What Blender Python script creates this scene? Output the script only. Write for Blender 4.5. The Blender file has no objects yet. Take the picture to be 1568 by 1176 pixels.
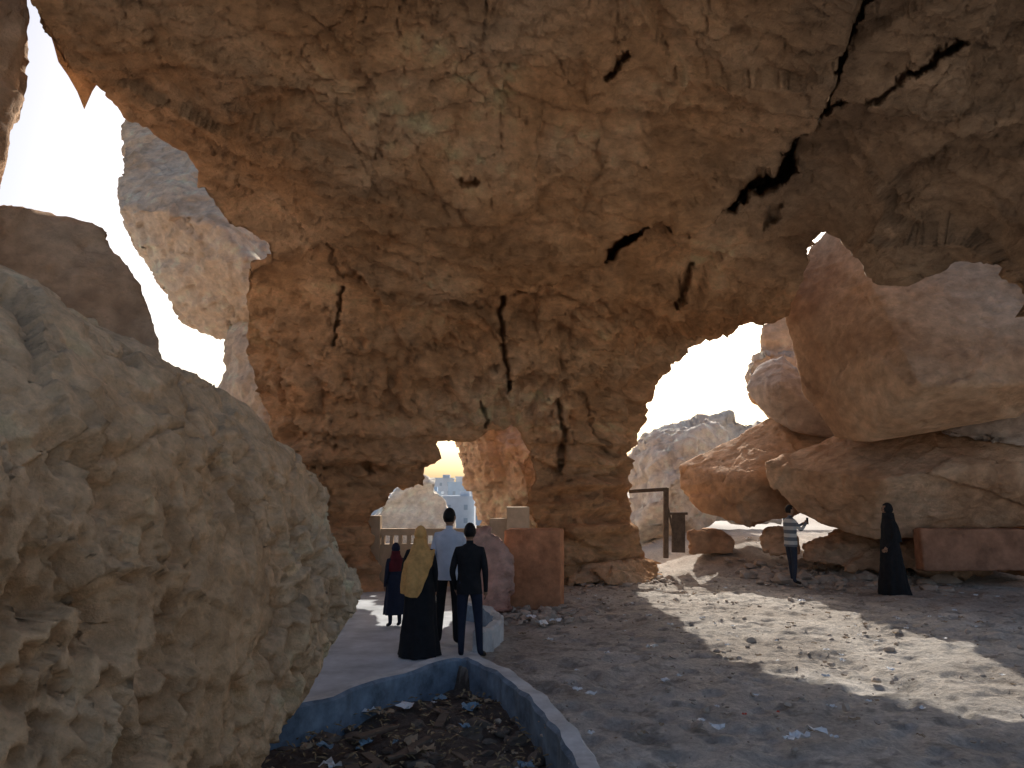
import bpy, bmesh, math, random, time
import numpy as np
from mathutils import Vector, Matrix, kdtree
from mathutils.geometry import delaunay_2d_cdt
T0=time.time()
random.seed(7); rng=np.random.RandomState(7)
sc=bpy.context.scene
# ------------------------------------------------------------------ image pixels unprojected through the camera at a chosen depth
F=1184.0; PITCH=math.radians(7.8); CP=math.cos(PITCH); SP=math.sin(PITCH); EYE=2.0
def unproject(u,v,Y):
    a=(u-784)/F; b=(588-v)/F
    t=Y/(CP-b*SP)
    return Vector((a*t,Y,EYE+(SP+b*CP)*t))
def unproject_np(u,v,Y):
    a=(u-784)/F; b=(588-v)/F
    t=Y/(CP-b*SP)
    return np.stack([a*t,Y,EYE+(SP+b*CP)*t],1)
# ------------------------------------------------------------------ numpy noise
def _h(ix,iy,iz,s):
    n=(ix.astype(np.int64)*374761393+iy.astype(np.int64)*668265263+iz.astype(np.int64)*2147483647+s*974634777)&0xffffffff
    n=((n^(n>>13))*1274126177)&0xffffffff
    n=(n^(n>>16))
    n=(n*2246822519)&0xffffffff
    n=n^(n>>15)
    return (n&0xffffff)/float(0xffffff)
def vn(p,s=0):
    i=np.floor(p).astype(np.int64); f=p-i; f=f*f*f*(f*(f*6-15)+10)
    r=0
    for dx in (0,1):
        for dy in (0,1):
            for dz in (0,1):
                w=(f[:,0] if dx else 1-f[:,0])*(f[:,1] if dy else 1-f[:,1])*(f[:,2] if dz else 1-f[:,2])
                r=r+w*_h(i[:,0]+dx,i[:,1]+dy,i[:,2]+dz,s)
    return r*2-1
def fbm(p,o=4,s=0,g=.5):
    r=0;a=1;t=0
    for k in range(o):
        r=r+a*vn(p*(2.03**k)+k*17.3,s+k); t+=a; a*=g
    return r/t
def worley(p,s=0):
    i=np.floor(p).astype(np.int64)
    n=len(p); b1=np.full(n,9e9); b2=np.full(n,9e9); cid=np.zeros((n,3),np.int64); cv=np.zeros((n,3))
    for dx in (-1,0,1):
        for dy in (-1,0,1):
            for dz in (-1,0,1):
                c=i+np.array([dx,dy,dz])
                q=np.stack([c[:,k]+_h(c[:,0],c[:,1],c[:,2],s+11*k) for k in range(3)],1)
                d=((q-p)**2).sum(1)
                m=d<b1
                b2=np.where(m,b1,np.minimum(b2,d))
                b1=np.where(m,d,b1)
                cid[m]=c[m]; cv[m]=q[m]
    return np.sqrt(b1),np.sqrt(b2),cid,cv
def facet(p,scale,s=0,tilt=.9,warp=.10,aniso=(1,1,1),wf=1.3):
    q=p*scale*np.array(aniso)
    q=q+warp*np.stack([fbm(p*scale*wf,4,s+50+k,.6) for k in range(3)],1)
    f1,f2,c,cv=worley(q,s)
    r=_h(c[:,0],c[:,1],c[:,2],s+99)*2-1
    g=np.stack([_h(c[:,0],c[:,1],c[:,2],s+200+k)*2-1 for k in range(3)],1)
    return .5*r+tilt*((q-cv)*g).sum(1), f1, f2
def sm(x): x=np.clip(x,0,1); return x*x*(3-2*x)
def crease(p,scale,s,w,aniso=(1,1,1),o=4):
    return 1-sm(np.abs(fbm(p*scale*np.array(aniso),o,s,.55))/w)
def rockcol(co,pal,s=0,sc1=.6,strata=.3):
    n=np.clip(.5+1.15*fbm(co*sc1,6,500+s,.62),0,1)[:,None]
    d,m,l=[np.array(c) for c in pal]
    c=np.where(n<.5,d+(m-d)*n*2,m+(l-m)*(n-.5)*2)
    q=co.copy(); q[:,2]+=.12*co[:,0]; 
    st=fbm(np.stack([q[:,0]*.3,q[:,1]*.3,q[:,2]*4.],1)+.5*fbm(co*.8,2,7)[:,None],3,510+s)
    c=c*(1+strata*st)[:,None]
    c=c*(1+.30*fbm(co*6,3,520+s))[:,None]
    return c
def setcol(me,c):
    at=me.color_attributes.new('Col','FLOAT_COLOR','POINT')
    a=np.ones((len(c),4)); a[:,:3]=np.clip(c,0.01,.86); at.data.foreach_set('color',a.ravel())
# ------------------------------------------------------------------ materials
def new_mat(name):
    m=bpy.data.materials.new(name); m.use_nodes=True
    nt=m.node_tree; b=nt.nodes['Principled BSDF']
    b.inputs['Roughness'].default_value=.95
    b.inputs['Specular IOR Level'].default_value=.12
    return m,nt,b
def rock_mat(name,scale=5,bump=.1,grain=.28,stretch=(1,1,1)):
    m,nt,b=new_mat(name); N=nt.nodes; L=nt.links
    tc=N.new('ShaderNodeTexCoord')
    mp=N.new('ShaderNodeMapping'); mp.inputs['Scale'].default_value=stretch; L.new(tc.outputs['Object'],mp.inputs['Vector'])
    at=N.new('ShaderNodeAttribute'); at.attribute_name='Col'
    n3=N.new('ShaderNodeTexNoise'); n3.inputs['Scale'].default_value=scale; n3.inputs['Detail'].default_value=8; n3.inputs['Roughness'].default_value=.74
    L.new(mp.outputs[0],n3.inputs['Vector'])
    mr3=N.new('ShaderNodeMapRange'); mr3.inputs[1].default_value=.32; mr3.inputs[2].default_value=.66; mr3.inputs[3].default_value=1-grain; mr3.inputs[4].default_value=1+grain*.6
    L.new(n3.outputs['Fac'],mr3.inputs[0])
    vm=N.new('ShaderNodeVectorMath'); vm.operation='SCALE'; L.new(at.outputs['Color'],vm.inputs[0]); L.new(mr3.outputs[0],vm.inputs['Scale'])
    L.new(vm.outputs[0],b.inputs['Base Color'])
    bp=N.new('ShaderNodeBump'); bp.inputs['Strength'].default_value=1; bp.inputs['Distance'].default_value=bump
    L.new(n3.outputs['Fac'],bp.inputs['Height'])
    L.new(bp.outputs[0],b.inputs['Normal'])
    return m
def plain_mat(name,col,rough=.85,var=.15,scale=6,bump=.01,spec=.2):
    m,nt,b=new_mat(name); N=nt.nodes; L=nt.links
    b.inputs['Roughness'].default_value=rough; b.inputs['Specular IOR Level'].default_value=spec
    tc=N.new('ShaderNodeTexCoord'); n=N.new('ShaderNodeTexNoise'); n.inputs['Scale'].default_value=scale; n.inputs['Detail'].default_value=5; n.inputs['Roughness'].default_value=.65
    L.new(tc.outputs['Object'],n.inputs['Vector'])
    mr=N.new('ShaderNodeMapRange'); mr.inputs[1].default_value=.3; mr.inputs[2].default_value=.7; mr.inputs[3].default_value=1-var; mr.inputs[4].default_value=1+var
    L.new(n.outputs['Fac'],mr.inputs[0])
    vm=N.new('ShaderNodeVectorMath'); vm.operation='SCALE'; vm.inputs[0].default_value=col
    L.new(mr.outputs[0],vm.inputs['Scale']); L.new(vm.outputs[0],b.inputs['Base Color'])
    if bump:
        bp=N.new('ShaderNodeBump'); bp.inputs['Strength'].default_value=.6; bp.inputs['Distance'].default_value=bump
        L.new(n.outputs['Fac'],bp.inputs['Height']); L.new(bp.outputs[0],b.inputs['Normal'])
    return m
R_cave=rock_mat('sandstone_cave',5,.13,.26,(1,1,1.8)); R_big=rock_mat('sandstone',5,.09,.22,(1,1,1.3)); R_fg=rock_mat('sandstone_pitted',14,.04,.28)
P_cave=((.57,.315,.155),(.72,.435,.24),(.80,.545,.345))
P_fg=((.71,.45,.25),(.83,.565,.34),(.86,.68,.47))
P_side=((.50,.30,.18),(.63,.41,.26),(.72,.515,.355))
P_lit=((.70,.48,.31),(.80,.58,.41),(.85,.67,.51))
P_pale=((.76,.64,.52),(.82,.73,.62),(.86,.79,.70))  # far outcrops: overexposed daylight painted in as a paler rock colour
P_grey=((.46,.38,.33),(.56,.48,.42),(.66,.58,.51))
P_pink=((.58,.28,.21),(.68,.40,.32),(.74,.50,.41))
# ------------------------------------------------------------------ mesh utils
def link(o): sc.collection.objects.link(o); return o
def mesh_obj(name,verts,faces,mats,smooth=True,parent=None,midx=None):
    me=bpy.data.meshes.new(name)
    me.from_pydata([tuple(v) for v in verts],[],[tuple(f) for f in faces])
    for m in (mats if isinstance(mats,(list,tuple)) else [mats]): me.materials.append(m)
    if midx is not None: me.polygons.foreach_set('material_index',np.array(midx,dtype=np.int32))
    me.polygons.foreach_set('use_smooth',np.full(len(me.polygons),smooth,dtype=bool))
    me.update()
    o=bpy.data.objects.new(name,me); link(o)
    if parent: o.parent=parent
    return o
def vco(me):
    a=np.empty(len(me.vertices)*3); me.vertices.foreach_get('co',a); return a.reshape(-1,3)
def vno(me):
    a=np.empty(len(me.vertices)*3); me.vertices.foreach_get('normal',a); return a.reshape(-1,3)
def setco(me,a): me.vertices.foreach_set('co',a.ravel()); me.update()
def pip(P,poly):
    x,y=P[:,0],P[:,1]; ins=np.zeros(len(P),bool); n=len(poly); j=n-1
    for i in range(n):
        xi,yi=poly[i]; xj,yj=poly[j]
        c=((yi>y)!=(yj>y)); 
        if yj!=yi:
            ins^= c&(x<(xj-xi)*(y-yi)/(yj-yi)+xi)
        j=i
    return ins
def densify(poly,step):
    out=[]
    n=len(poly)
    for i in range(n):
        a=np.array(poly[i],float); b=np.array(poly[(i+1)%n],float)
        l=np.linalg.norm(b-a)
        st=step if (min(a[0],b[0])>-80 and max(a[0],b[0])<1650 and min(a[1],b[1])>-80) else 28
        k=max(1,int(l/st))
        for t in range(k): out.append(a+(b-a)*t/k)
    return np.array(out)
def seg_dist(P,poly):
    best=np.full(len(P),1e9); wid=np.zeros(len(P))
    for i in range(len(poly)-1):
        a=np.array(poly[i][:2],float); b=np.array(poly[i+1][:2],float); ab=b-a
        t=np.clip(((P-a)@ab)/(ab@ab),0,1)
        d=np.linalg.norm(P-(a+t[:,None]*ab),axis=1)
        w=poly[i][2]+(poly[i+1][2]-poly[i][2])*t
        m=d<best; best[m]=d[m]; wid[m]=w[m]
    return best,wid
# ------------------------------------------------------------------ cave roof + pillar (one continuous mass)
outline=[(10,-300),(28,-200),(40,-80),(48,0),(60,50),(95,95),(150,130),(190,175),(240,205),(285,233),(304,258),(300,285),(330,320),(355,350),(402,374),(406,392),
 (376,410),(380,440),(374,500),(377,545),(392,600),(404,640),(412,690),(420,780),(430,1000),
 (560,1000),(583,960),(584,905),(580,855),(576,800),(590,767),(612,750),(645,737),(665,702),(680,672),(722,668),(745,652),(790,640),(806,680),(818,722),(806,765),(822,805),(818,850),(815,960),
 (870,970),(1000,960),(1010,880),(988,842),(968,790),(962,740),(966,685),(990,640),(1003,592),(1030,562),(1062,536),(1100,517),(1132,496),(1180,486),(1205,468),(1224,420),(1240,385),(1262,360),(1280,372),(1312,395),(1325,427),(1350,437),(1392,435),(1430,413),(1460,398),(1500,394),(1530,408),(1548,436),(1568,455),(1640,500),(1740,520),(1820,480),(1840,250),(1800,0),(1700,-90),(1200,-120),(400,-150),(150,-300)]
ctrl=[(-60,-420,5.0),(400,-850,3.2),(1200,-900,3.0),(1900,-800,3.2),(2500,-500,4),(784,-500,4.3),
 (60,50,8.2),(190,175,9.6),(300,285,11.2),(402,385,13.0),(378,440,13.8),(376,540,14.8),(404,640,15.2),(420,780,15.5),(430,1000,15.2),(500,760,15.2),(560,1000,15.5),(584,905,15.8),(560,860,15.6),(590,767,16.2),(500,600,14.6),(520,520,14.0),
 (680,672,16.6),(790,640,16.8),(818,722,17.2),(830,850,17.0),(840,960,17.0),(920,960,17.3),(920,800,17.2),(900,680,16.9),(1005,960,18.9),(1008,880,18.8),(965,740,18.9),(990,640,18.4),(1030,562,17.6),(1100,517,17.0),(1180,486,16.5),(1205,468,16),(1262,360,13.2),(1325,427,12.3),(1392,435,11.5),(1460,401,11.4),(1530,412,10.3),(1650,520,9),(1900,760,8.5),(2500,1000,8),
 (640,600,15.2),(770,560,15.6),(870,560,15.7),(950,500,15.4),(1080,440,15.0),(1180,400,14.2),
 (770,440,13.9),(600,430,13.2),(920,380,13.0),(1060,330,12.3),(770,300,11.6),(500,300,11.0),(300,150,9.3),(1200,230,10.6),(784,150,9.7),(400,50,8.3),(784,0,8.0),(1200,60,8.6),(1400,300,10.0),(1500,200,8.8),(1568,0,7.3),(1568,330,9.3),(1900,300,8),(2300,300,8),(2100,0,5.6)]
dn=densify(outline,4.2)
jit=np.stack([fbm(np.stack([dn[:,0]/34,dn[:,1]/34,np.full(len(dn),k*9.1)],1),4,300+k) for k in range(2)],1)
dn=dn+jit*6.0
s=3.6
us,vs=np.meshgrid(np.arange(-70,1640,s),np.arange(-70,1000,s)); A=np.stack([us.ravel(),vs.ravel()],1); A+=rng.uniform(-.25,.25,A.shape)*s
us,vs=np.meshgrid(np.arange(-100,2700,30.),np.arange(-900,1000,30.)); B=np.stack([us.ravel(),vs.ravel()],1); B+=rng.uniform(-.3,.3,B.shape)*30
mB=~((B[:,0]>-85)&(B[:,0]<1655)&(B[:,1]>-85)); B=B[mB]
G=np.concatenate([A,B]); G=G[pip(G,dn)]
kd=kdtree.KDTree(len(dn))
for i,p in enumerate(dn): kd.insert((p[0],p[1],0),i)
kd.balance()
keep=[kd.find((p[0],p[1],0))[2]>2.4 for p in G]; G=G[np.array(keep)]
allp=np.concatenate([dn,G]); nb=len(dn)
r=delaunay_2d_cdt([Vector(p) for p in allp],[(i,(i+1)%nb) for i in range(nb)],[],0,1e-4)
P2=np.array([tuple(v) for v in r[0]]); tri=np.array(r[2])
cen=P2[tri].mean(1); tri=tri[pip(cen,dn)]
used=np.unique(tri); rm=-np.ones(len(P2),int); rm[used]=np.arange(len(used)); P2=P2[used]; tri=rm[tri]
C=np.array(ctrl,float); cu=C[:,:2]/400.; w=1/C[:,2]
def U(d): return np.where(d>0,d*d*np.log(d+1e-12),0)
K=U(np.linalg.norm(cu[:,None]-cu[None],axis=2))+np.eye(len(cu))*.01
Pm=np.concatenate([np.ones((len(cu),1)),cu],1)
A_=np.block([[K,Pm],[Pm.T,np.zeros((3,3))]]); sol=np.linalg.solve(A_,np.concatenate([w,np.zeros(3)]))
def depth(Q):
    q=Q/400.; out=np.zeros(len(q))
    for k in range(len(cu)): out+=sol[k]*U(np.linalg.norm(q-cu[k],axis=1))
    out+=sol[-3]+q@sol[-2:]
    return 1/np.clip(out,1/20.,1/2.8)
Yd=depth(P2)
V=unproject_np(P2[:,0],P2[:,1],Yd)
cracks=[([(1345,-20,3),(1302,55,3.4),(1275,130,4),(1258,182,7),(1225,215,12),(1206,235,10),(1195,262,20),(1150,278,23),(1115,304,16),(1090,318,8),(1040,343,6),(1010,335,9),(985,345,13),(955,368,15),(925,387,12),(905,397,5),(838,425,4.5),(768,440,3)],2.4),
 ([(768,440,2.6),(767,480,3.4),(767,535,3.6),(775,560,2),(782,590,1)],.6),([(1480,58,4),(1440,74,7),(1400,105,2)],.7),([(1400,105,2),(1340,140,2),(1258,182,3)],.3),([(960,75,1),(940,98,5),(925,110,1)],.35),([(700,245,1),(712,252,5),(722,248,1)],.35),
 ([(1065,415,3),(1040,438,6),(1032,465,2)],.5),([(1195,315,3),(1182,330,6),(1170,345,2)],.35),
 ([(525,450,2),(515,500,4),(508,530,1)],.3),([(855,610,1),(862,660,3),(858,700,5),(858,722,4)],.5),([(735,610,2),(742,640,5),(738,655,2)],.3),([(565,712,3),(568,720,5)],.35),([(890,600,2),(905,650,3),(930,700,2)],.2),
 ([(480,340,1),(520,420,2),(600,430,2),(700,460,2),(768,470,2)],.10),([(790,450,2),(900,455,2),(960,480,1)],.10),([(905,210,1),(918,250,2),(890,300,2)],.07)]
wob=np.stack([fbm(np.stack([P2[:,0]/17,P2[:,1]/17,P2[:,0]*0+k],1),4,77+k,.65) for k in range(2)],1)
cr_d=np.zeros(len(P2))
wmod=1+.5*fbm(np.stack([P2[:,0]/30,P2[:,1]/30,P2[:,0]*0+5],1),3,88)
for pl,dp in cracks:
    Q=P2+10*wob
    d,wd=seg_dist(Q,pl)
    cr_d=np.maximum(cr_d,dp*sm((1.2-d/np.maximum(wd*wmod,2.6))/.45))
slab=[(1345,-300),(1302,55),(1258,182),(1206,232),(1150,272),(1105,308),(1040,343),(985,335),(925,385),(838,425),(768,440),(600,460),(350,200),(0,-300)]
lower=pip(P2+10*wob,slab)
d,_=seg_dist(P2,[(a,b,1) for a,b in slab[:12]])
lip=np.where(lower,.34*np.clip(1-d/300,0,1),0)
bm=bmesh.new()
bv=[bm.verts.new(p) for p in V]
for t in tri:
    try: bm.faces.new((bv[t[0]],bv[t[1]],bv[t[2]]))
    except ValueError: pass
EYEV=Vector((0,0,EYE))
nfront=len(bm.verts)
edges=[e for e in bm.edges if len(e.link_faces)==1]
inw={}
for e in edges:
    for v in e.verts:
        c=sum((f.calc_center_median() for f in v.link_faces),Vector())/len(v.link_faces)
        inw[v]=c-v.co
base={}
for v in inw:
    rad=(v.co-EYEV).normalized(); i=inw[v]-rad*inw[v].dot(rad)
    base[v]=(v.co.copy(),rad,i.normalized() if i.length>1e-6 else Vector((0,0,1)))
cur={v:v for v in base}
TH=2.2
for k in range(1,13):
    t=k/12
    new={v:bm.verts.new(base[v][0]+base[v][1]*TH*t+base[v][2]*TH*.75*t*t) for v in base}
    for e in edges:
        a,b=e.verts
        try: bm.faces.new((cur[a],cur[b],new[b],new[a]))
        except ValueError: pass
    cur=new
bmesh.ops.recalc_face_normals(bm,faces=bm.faces)
me=bpy.data.meshes.new('rock_cave'); bm.to_mesh(me); bm.free()
co=vco(me); no=vno(me)
tocam=np.array([0,0,EYE])-co
if np.mean((no*tocam).sum(1)[:nfront//2]>0)<.5: me.flip_normals(); no=-no
wall=np.clip((co[:,1]-13.2)/1.8,0,1)*np.clip((6.6-co[:,2])/1.6,0,1)
ceil=1-wall
rim=np.ones(len(co)); rim[nfront:]=.5
kd=kdtree.KDTree(len(base))
for i,(v,b_) in enumerate(base.items()): kd.insert(b_[0],i)
kd.balance()
dr=np.array([kd.find(Vector(c))[2] for c in co[:nfront]]); rim[:nfront]=.5+.5*np.clip(dr/.5,0,1)
# bedding coordinates: beds dip gently to the right and away
bc=np.stack([co[:,0]+.3*co[:,2],co[:,1],co[:,2]+.10*co[:,0]-.06*co[:,1]+.30*fbm(co*.3,3,66)],1)
p1,_,_=facet(bc,.55,1,tilt=.25,warp=.08,aniso=(.5,.8,1.9)); p2,_,_=facet(bc,1.15,2,tilt=.35,warp=.10,aniso=(.5,.9,2.2)); p3,_,_=facet(bc,2.6,3,tilt=.5,warp=.10,aniso=(.6,1,2.2)); p4,_,_=facet(bc,6,4,tilt=.6,aniso=(.6,1,1.6))
big,_,_=facet(co,.33,5,tilt=.9,warp=.05)
dsp=.18*big+.07*fbm(co*.4,3,67)+.04*fbm(co*4.5,5,6,.7)
dsp+=ceil*(.20*p1+.12*p2+.065*p3+.032*p4)
dsp-=ceil*(.05*crease(bc,.45,81,.013,(1.6,.6,1))+.03*crease(bc,1.1,82,.018,(1.7,.6,1)))
zl=co[:,2]+.25*fbm(co*.5,3,9)
up=sm((zl-2.8)/1.2)
bl1,e1,e2=facet(co,1.0,12,tilt=.35,warp=.08,aniso=(1.3,1.3,.6)); bl2,_,_=facet(co,2.4,13,tilt=.35,warp=.08,aniso=(1.3,1.3,.7)); bl3,_,_=facet(co,5.,16,tilt=.5,warp=.1)
bd1,_,_=facet(co,1.0,14,tilt=.3,warp=.08,aniso=(.7,.7,3.2)); bd2,_,_=facet(co,2.2,15,tilt=.3,warp=.08,aniso=(.6,.6,3.4))
led=np.abs(((zl)*1.9)%1-.5)*2
dsp+=wall*(up*(.38*bl1+.22*bl2+.09*bl3)+(1-up)*(.20*bd1+.17*bd2+.06*bl3+.15*(sm(led*1.8-.4)-.5))+.10*fbm(co*np.array([2.4,2.4,.6]),4,8,.6)+.10*p2)
dsp-=wall*(.10*crease(co,.8,83,.022,(1.6,1.6,.4))+.07*crease(co,.8,84,.025,(.4,.4,2.2)))
# eroded pockets in the wall
wq=co*1.5*np.array([1,1,1.6])+.35*np.stack([fbm(co*1.8,3,160+k,.6) for k in range(3)],1)
f,_,cid,_=worley(wq,161); dsp-=wall*.22*(_h(cid[:,0],cid[:,1],cid[:,2],7)>.72)*sm((.48-f)/.16)
dsp[:nfront]+=lip*rim[:nfront]
out=co+no*(dsp*rim)[:,None]
rd_=(co-np.array([0,0,EYE])); rd_/=np.linalg.norm(rd_,axis=1)[:,None]
out[:nfront]+=rd_[:nfront]*cr_d[:,None]
setco(me,out)
col=rockcol(co,P_cave,0,.5,.42)
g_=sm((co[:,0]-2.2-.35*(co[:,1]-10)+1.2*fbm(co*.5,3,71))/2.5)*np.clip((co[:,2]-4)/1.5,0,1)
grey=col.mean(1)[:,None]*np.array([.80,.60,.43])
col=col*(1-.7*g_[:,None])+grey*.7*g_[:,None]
o_=sm((2.6-co[:,2]+.5*fbm(co*.9,3,72))/1.0)*wall
col=col*(1-.4*o_[:,None])+np.array([.74,.44,.23])*.4*o_[:,None]
band=sm((fbm(np.stack([co[:,0]*.15,co[:,1]*.15,zl*1.6],1),3,73)-.05)/.25)*wall
col=col*(1-.35*band[:,None]*(1-np.array([1.0,.78,.62])))
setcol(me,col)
me.materials.append(R_cave); me.polygons.foreach_set('use_smooth',np.ones(len(me.polygons),bool))
link(bpy.data.objects.new('rock_cave',me))
# ------------------------------------------------------------------ boulders from 3-D hulls
def boulder(name,pts,pal,vox=.08,T=2.0,shrink=.75,extra=(),raw=(),amp=1.0,pit=0,fs=1.0,smooth=1,seed=0,auto=True,mat=None,strata=.15):
    W=[unproject(*p) for p in pts]; c=sum(W,Vector())/len(W)
    allv=list(W)+[unproject(*p) for p in extra]+[Vector(p) for p in raw]
    if auto:
        rd=(c-EYEV).normalized(); rd.z=0
        for p in W: allv.append(c+(p-c)*shrink+rd*T)
    bm=bmesh.new()
    for p in allv: bm.verts.new(p)
    bmesh.ops.convex_hull(bm,input=bm.verts)
    bmesh.ops.delete(bm,geom=[v for v in bm.verts if not v.link_faces],context='VERTS')
    bmesh.ops.recalc_face_normals(bm,faces=bm.faces)
    me=bpy.data.meshes.new(name+'_h'); bm.to_mesh(me); bm.free()
    o=bpy.data.objects.new(name,me); link(o)
    r=o.modifiers.new('r','REMESH'); r.mode='VOXEL'; r.voxel_size=vox
    s_=o.modifiers.new('s','SMOOTH'); s_.iterations=smooth; s_.factor=.5
    dg=bpy.context.evaluated_depsgraph_get(); dg.update()
    m2=bpy.data.meshes.new_from_object(o.evaluated_get(dg)); o.modifiers.clear(); o.data=m2
    co=vco(m2); no=vno(m2); q=co+seed*13.7
    colq=rockcol(q,pal,seed,.8,strata)
    if pit:
        d=amp*(.2*facet(q,.6,20,tilt=.7)[0])+.05*fbm(q*1.1,3,43)+.045*fbm(q*2.6,5,41,.6)-.025*np.abs(fbm(q*5,4,42,.6))-.04*crease(q,.7,85,.02)
        d+=.05*facet(q,2.2,44,tilt=.7)[0]+.02*facet(q,6,45,tilt=.7)[0]
        reg=np.clip(.70+1.6*fbm(q*.8,2,40),0,1)*np.clip((2.5-co[:,2])*.8+.1,0.06,1)
        for s2,dp,r0,r1,th in ((3.2,.16,.34,.50,.66),(5.5,.14,.33,.50,.45),(10.,.085,.32,.50,.33),(19.,.036,.3,.52,.3)):
            wq=q*s2*np.array([1,1,.72])+.30*np.stack([fbm(q*s2*1.1,3,60+k,.6) for k in range(3)],1)
            f,_,cid,_=worley(wq,31+int(s2))
            on=_h(cid[:,0],cid[:,1],cid[:,2],5)>th
            d-=pit*dp*reg*on*sm((r1-f)/(r1-r0))
    else:
        a,_,_=facet(q,.45*fs,20+seed,tilt=.8,warp=.06); b,_,_=facet(q,1.2*fs,21+seed,tilt=.6,aniso=(1,1,1.6)); c3,_,_=facet(q,3.5*fs,22+seed,aniso=(1,1,1.5))
        d=amp*(.26*a+.13*b+.06*c3+.05*fbm(q*3.5,5,24,.7)+.06*fbm(q*.7,3,25)-.12*crease(q,.5*fs,85,.014)-.05*crease(q,1.4*fs,86,.018))
    setco(m2,co+no*d[:,None])
    setcol(m2,colq)
    m2.materials.clear(); m2.materials.append(mat or R_big)
    m2.polygons.foreach_set('use_smooth',np.ones(len(m2.polygons),bool))
    return o
boulder('foreground_boulder',[(-400,330,2.4),(0,436,3.3),(60,464,3.6),(180,532,4.1),(240,562,4.4),(350,612,4.9),(400,655,5.2),(490,725,5.8),(502,790,5.9),(560,905,6.3),(545,942,6.3),(480,1012,6.1),(450,1052,6.0),(410,1132,5.7),(375,1182,5.3)],
  P_fg,vox=.018,auto=False,extra=[(335,740,4.1),(120,660,3.0),(0,730,2.6),(200,950,3.1),(420,900,4.9),(330,1080,4.1)],
  raw=[(-1.7,2.3,-.3),(-4.5,.5,-.3),(-5.5,6,-.3),(-2.6,6.4,-.3),(-1.9,4.0,-.3),(-5.5,5,4.0),(-3.6,7,2.5),(-2.4,7.6,1.4)],amp=.5,pit=1.0,fs=1.3,seed=1,mat=R_fg,strata=.1)
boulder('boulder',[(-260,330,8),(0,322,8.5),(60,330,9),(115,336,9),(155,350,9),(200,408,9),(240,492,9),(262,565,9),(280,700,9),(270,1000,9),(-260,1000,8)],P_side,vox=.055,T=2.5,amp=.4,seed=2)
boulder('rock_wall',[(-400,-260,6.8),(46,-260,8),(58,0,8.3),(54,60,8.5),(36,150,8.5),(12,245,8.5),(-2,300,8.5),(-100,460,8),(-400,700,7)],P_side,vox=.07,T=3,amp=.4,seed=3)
boulder('rock_outcrop',[(190,178,23),(310,150,23),(460,300,22),(460,520,20),(345,518,20.5),(290,490,20.5),(250,430,20),(205,370,19.6),(178,318,19.3),(183,215,22)],P_lit,vox=.09,T=4,amp=.8,extra=[(250,322,18.4),(345,350,18.0),(400,430,18.4)],seed=4)
boulder('rock_outcrop',[(345,500,20),(352,560,20),(346,606,20),(360,700,20),(380,1000,20),(520,1000,20),(520,480,20),(420,420,20)],P_lit,vox=.12,T=3,amp=1.0,extra=[(400,600,18.6)],seed=5)
boulder('rock_pillar',[(690,660,22),(704,690,22),(732,708,22),(740,745,21.5),(752,800,21.5),(756,860,21.5),(850,860,21),(860,600,21),(700,600,22)],P_lit,vox=.06,T=3,amp=.9,extra=[(800,720,20)],fs=1.5,seed=6,strata=.3)
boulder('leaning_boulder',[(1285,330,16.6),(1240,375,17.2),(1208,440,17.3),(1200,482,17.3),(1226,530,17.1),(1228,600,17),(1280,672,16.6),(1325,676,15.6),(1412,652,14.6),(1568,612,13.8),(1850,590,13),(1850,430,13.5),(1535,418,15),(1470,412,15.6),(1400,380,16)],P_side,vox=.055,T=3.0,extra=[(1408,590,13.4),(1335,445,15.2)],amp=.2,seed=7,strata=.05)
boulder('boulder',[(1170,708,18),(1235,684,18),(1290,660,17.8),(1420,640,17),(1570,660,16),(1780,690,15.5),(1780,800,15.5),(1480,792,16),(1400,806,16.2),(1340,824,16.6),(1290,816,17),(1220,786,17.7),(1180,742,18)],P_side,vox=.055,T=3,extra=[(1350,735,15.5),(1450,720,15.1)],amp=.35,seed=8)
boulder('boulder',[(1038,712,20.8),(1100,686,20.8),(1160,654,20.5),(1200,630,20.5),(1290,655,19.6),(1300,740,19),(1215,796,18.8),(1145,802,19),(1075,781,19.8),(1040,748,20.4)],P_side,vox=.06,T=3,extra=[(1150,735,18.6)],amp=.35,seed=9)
boulder('boulder',[(1142,592,20.5),(1160,562,20.5),(1200,542,20),(1240,585,19.5),(1278,650,19),(1290,676,19),(1212,660,19.5),(1166,624,20)],P_grey,vox=.06,T=1.8,extra=[(1195,590,19.0)],amp=.35,seed=10)
boulder('boulder',[(1425,652,16.6),(1480,626,16.2),(1535,618,16),(1568,612,15.8),(1720,600,15.5),(1720,690,15.2),(1560,684,15.4),(1440,668,16)],P_grey,vox=.07,T=2,amp=.6,seed=11)
boulder('boulder',[(1168,545,23),(1172,500,23),(1184,478,23),(1215,455,23),(1260,440,23),(1260,600,23),(1175,600,23)],P_lit,vox=.1,T=3,amp=.7,seed=12)
boulder('boulder',[(1142,572,22),(1150,546,22),(1172,538,22),(1230,540,22),(1240,630,22),(1180,645,22),(1146,612,22)],P_lit,vox=.09,T=2,amp=.7,seed=13)
boulder('rock_outcrop',[(960,700,28),(985,668,28),(1012,672,28),(1048,642,28),(1075,634,28),(1110,660,28),(1130,780,27),(1040,830,26),(960,830,26)],P_pale,vox=.12,T=4,amp=1.2,seed=14,extra=[(1030,740,25)])
boulder('rock_outcrop',[(1050,655,33),(1090,636,33),(1135,640,33),(1190,660,33),(1220,700,33),(1200,800,32),(1060,800,32)],P_pale,vox=.14,T=4,amp=1.2,seed=15)
boulder('boulder',[(1052,815,19.8),(1075,806,20),(1105,808,20),(1128,828,20),(1125,850,19.6),(1055,850,19.6)],P_side,vox=.05,T=1,amp=.3,fs=2,seed=16)
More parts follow.
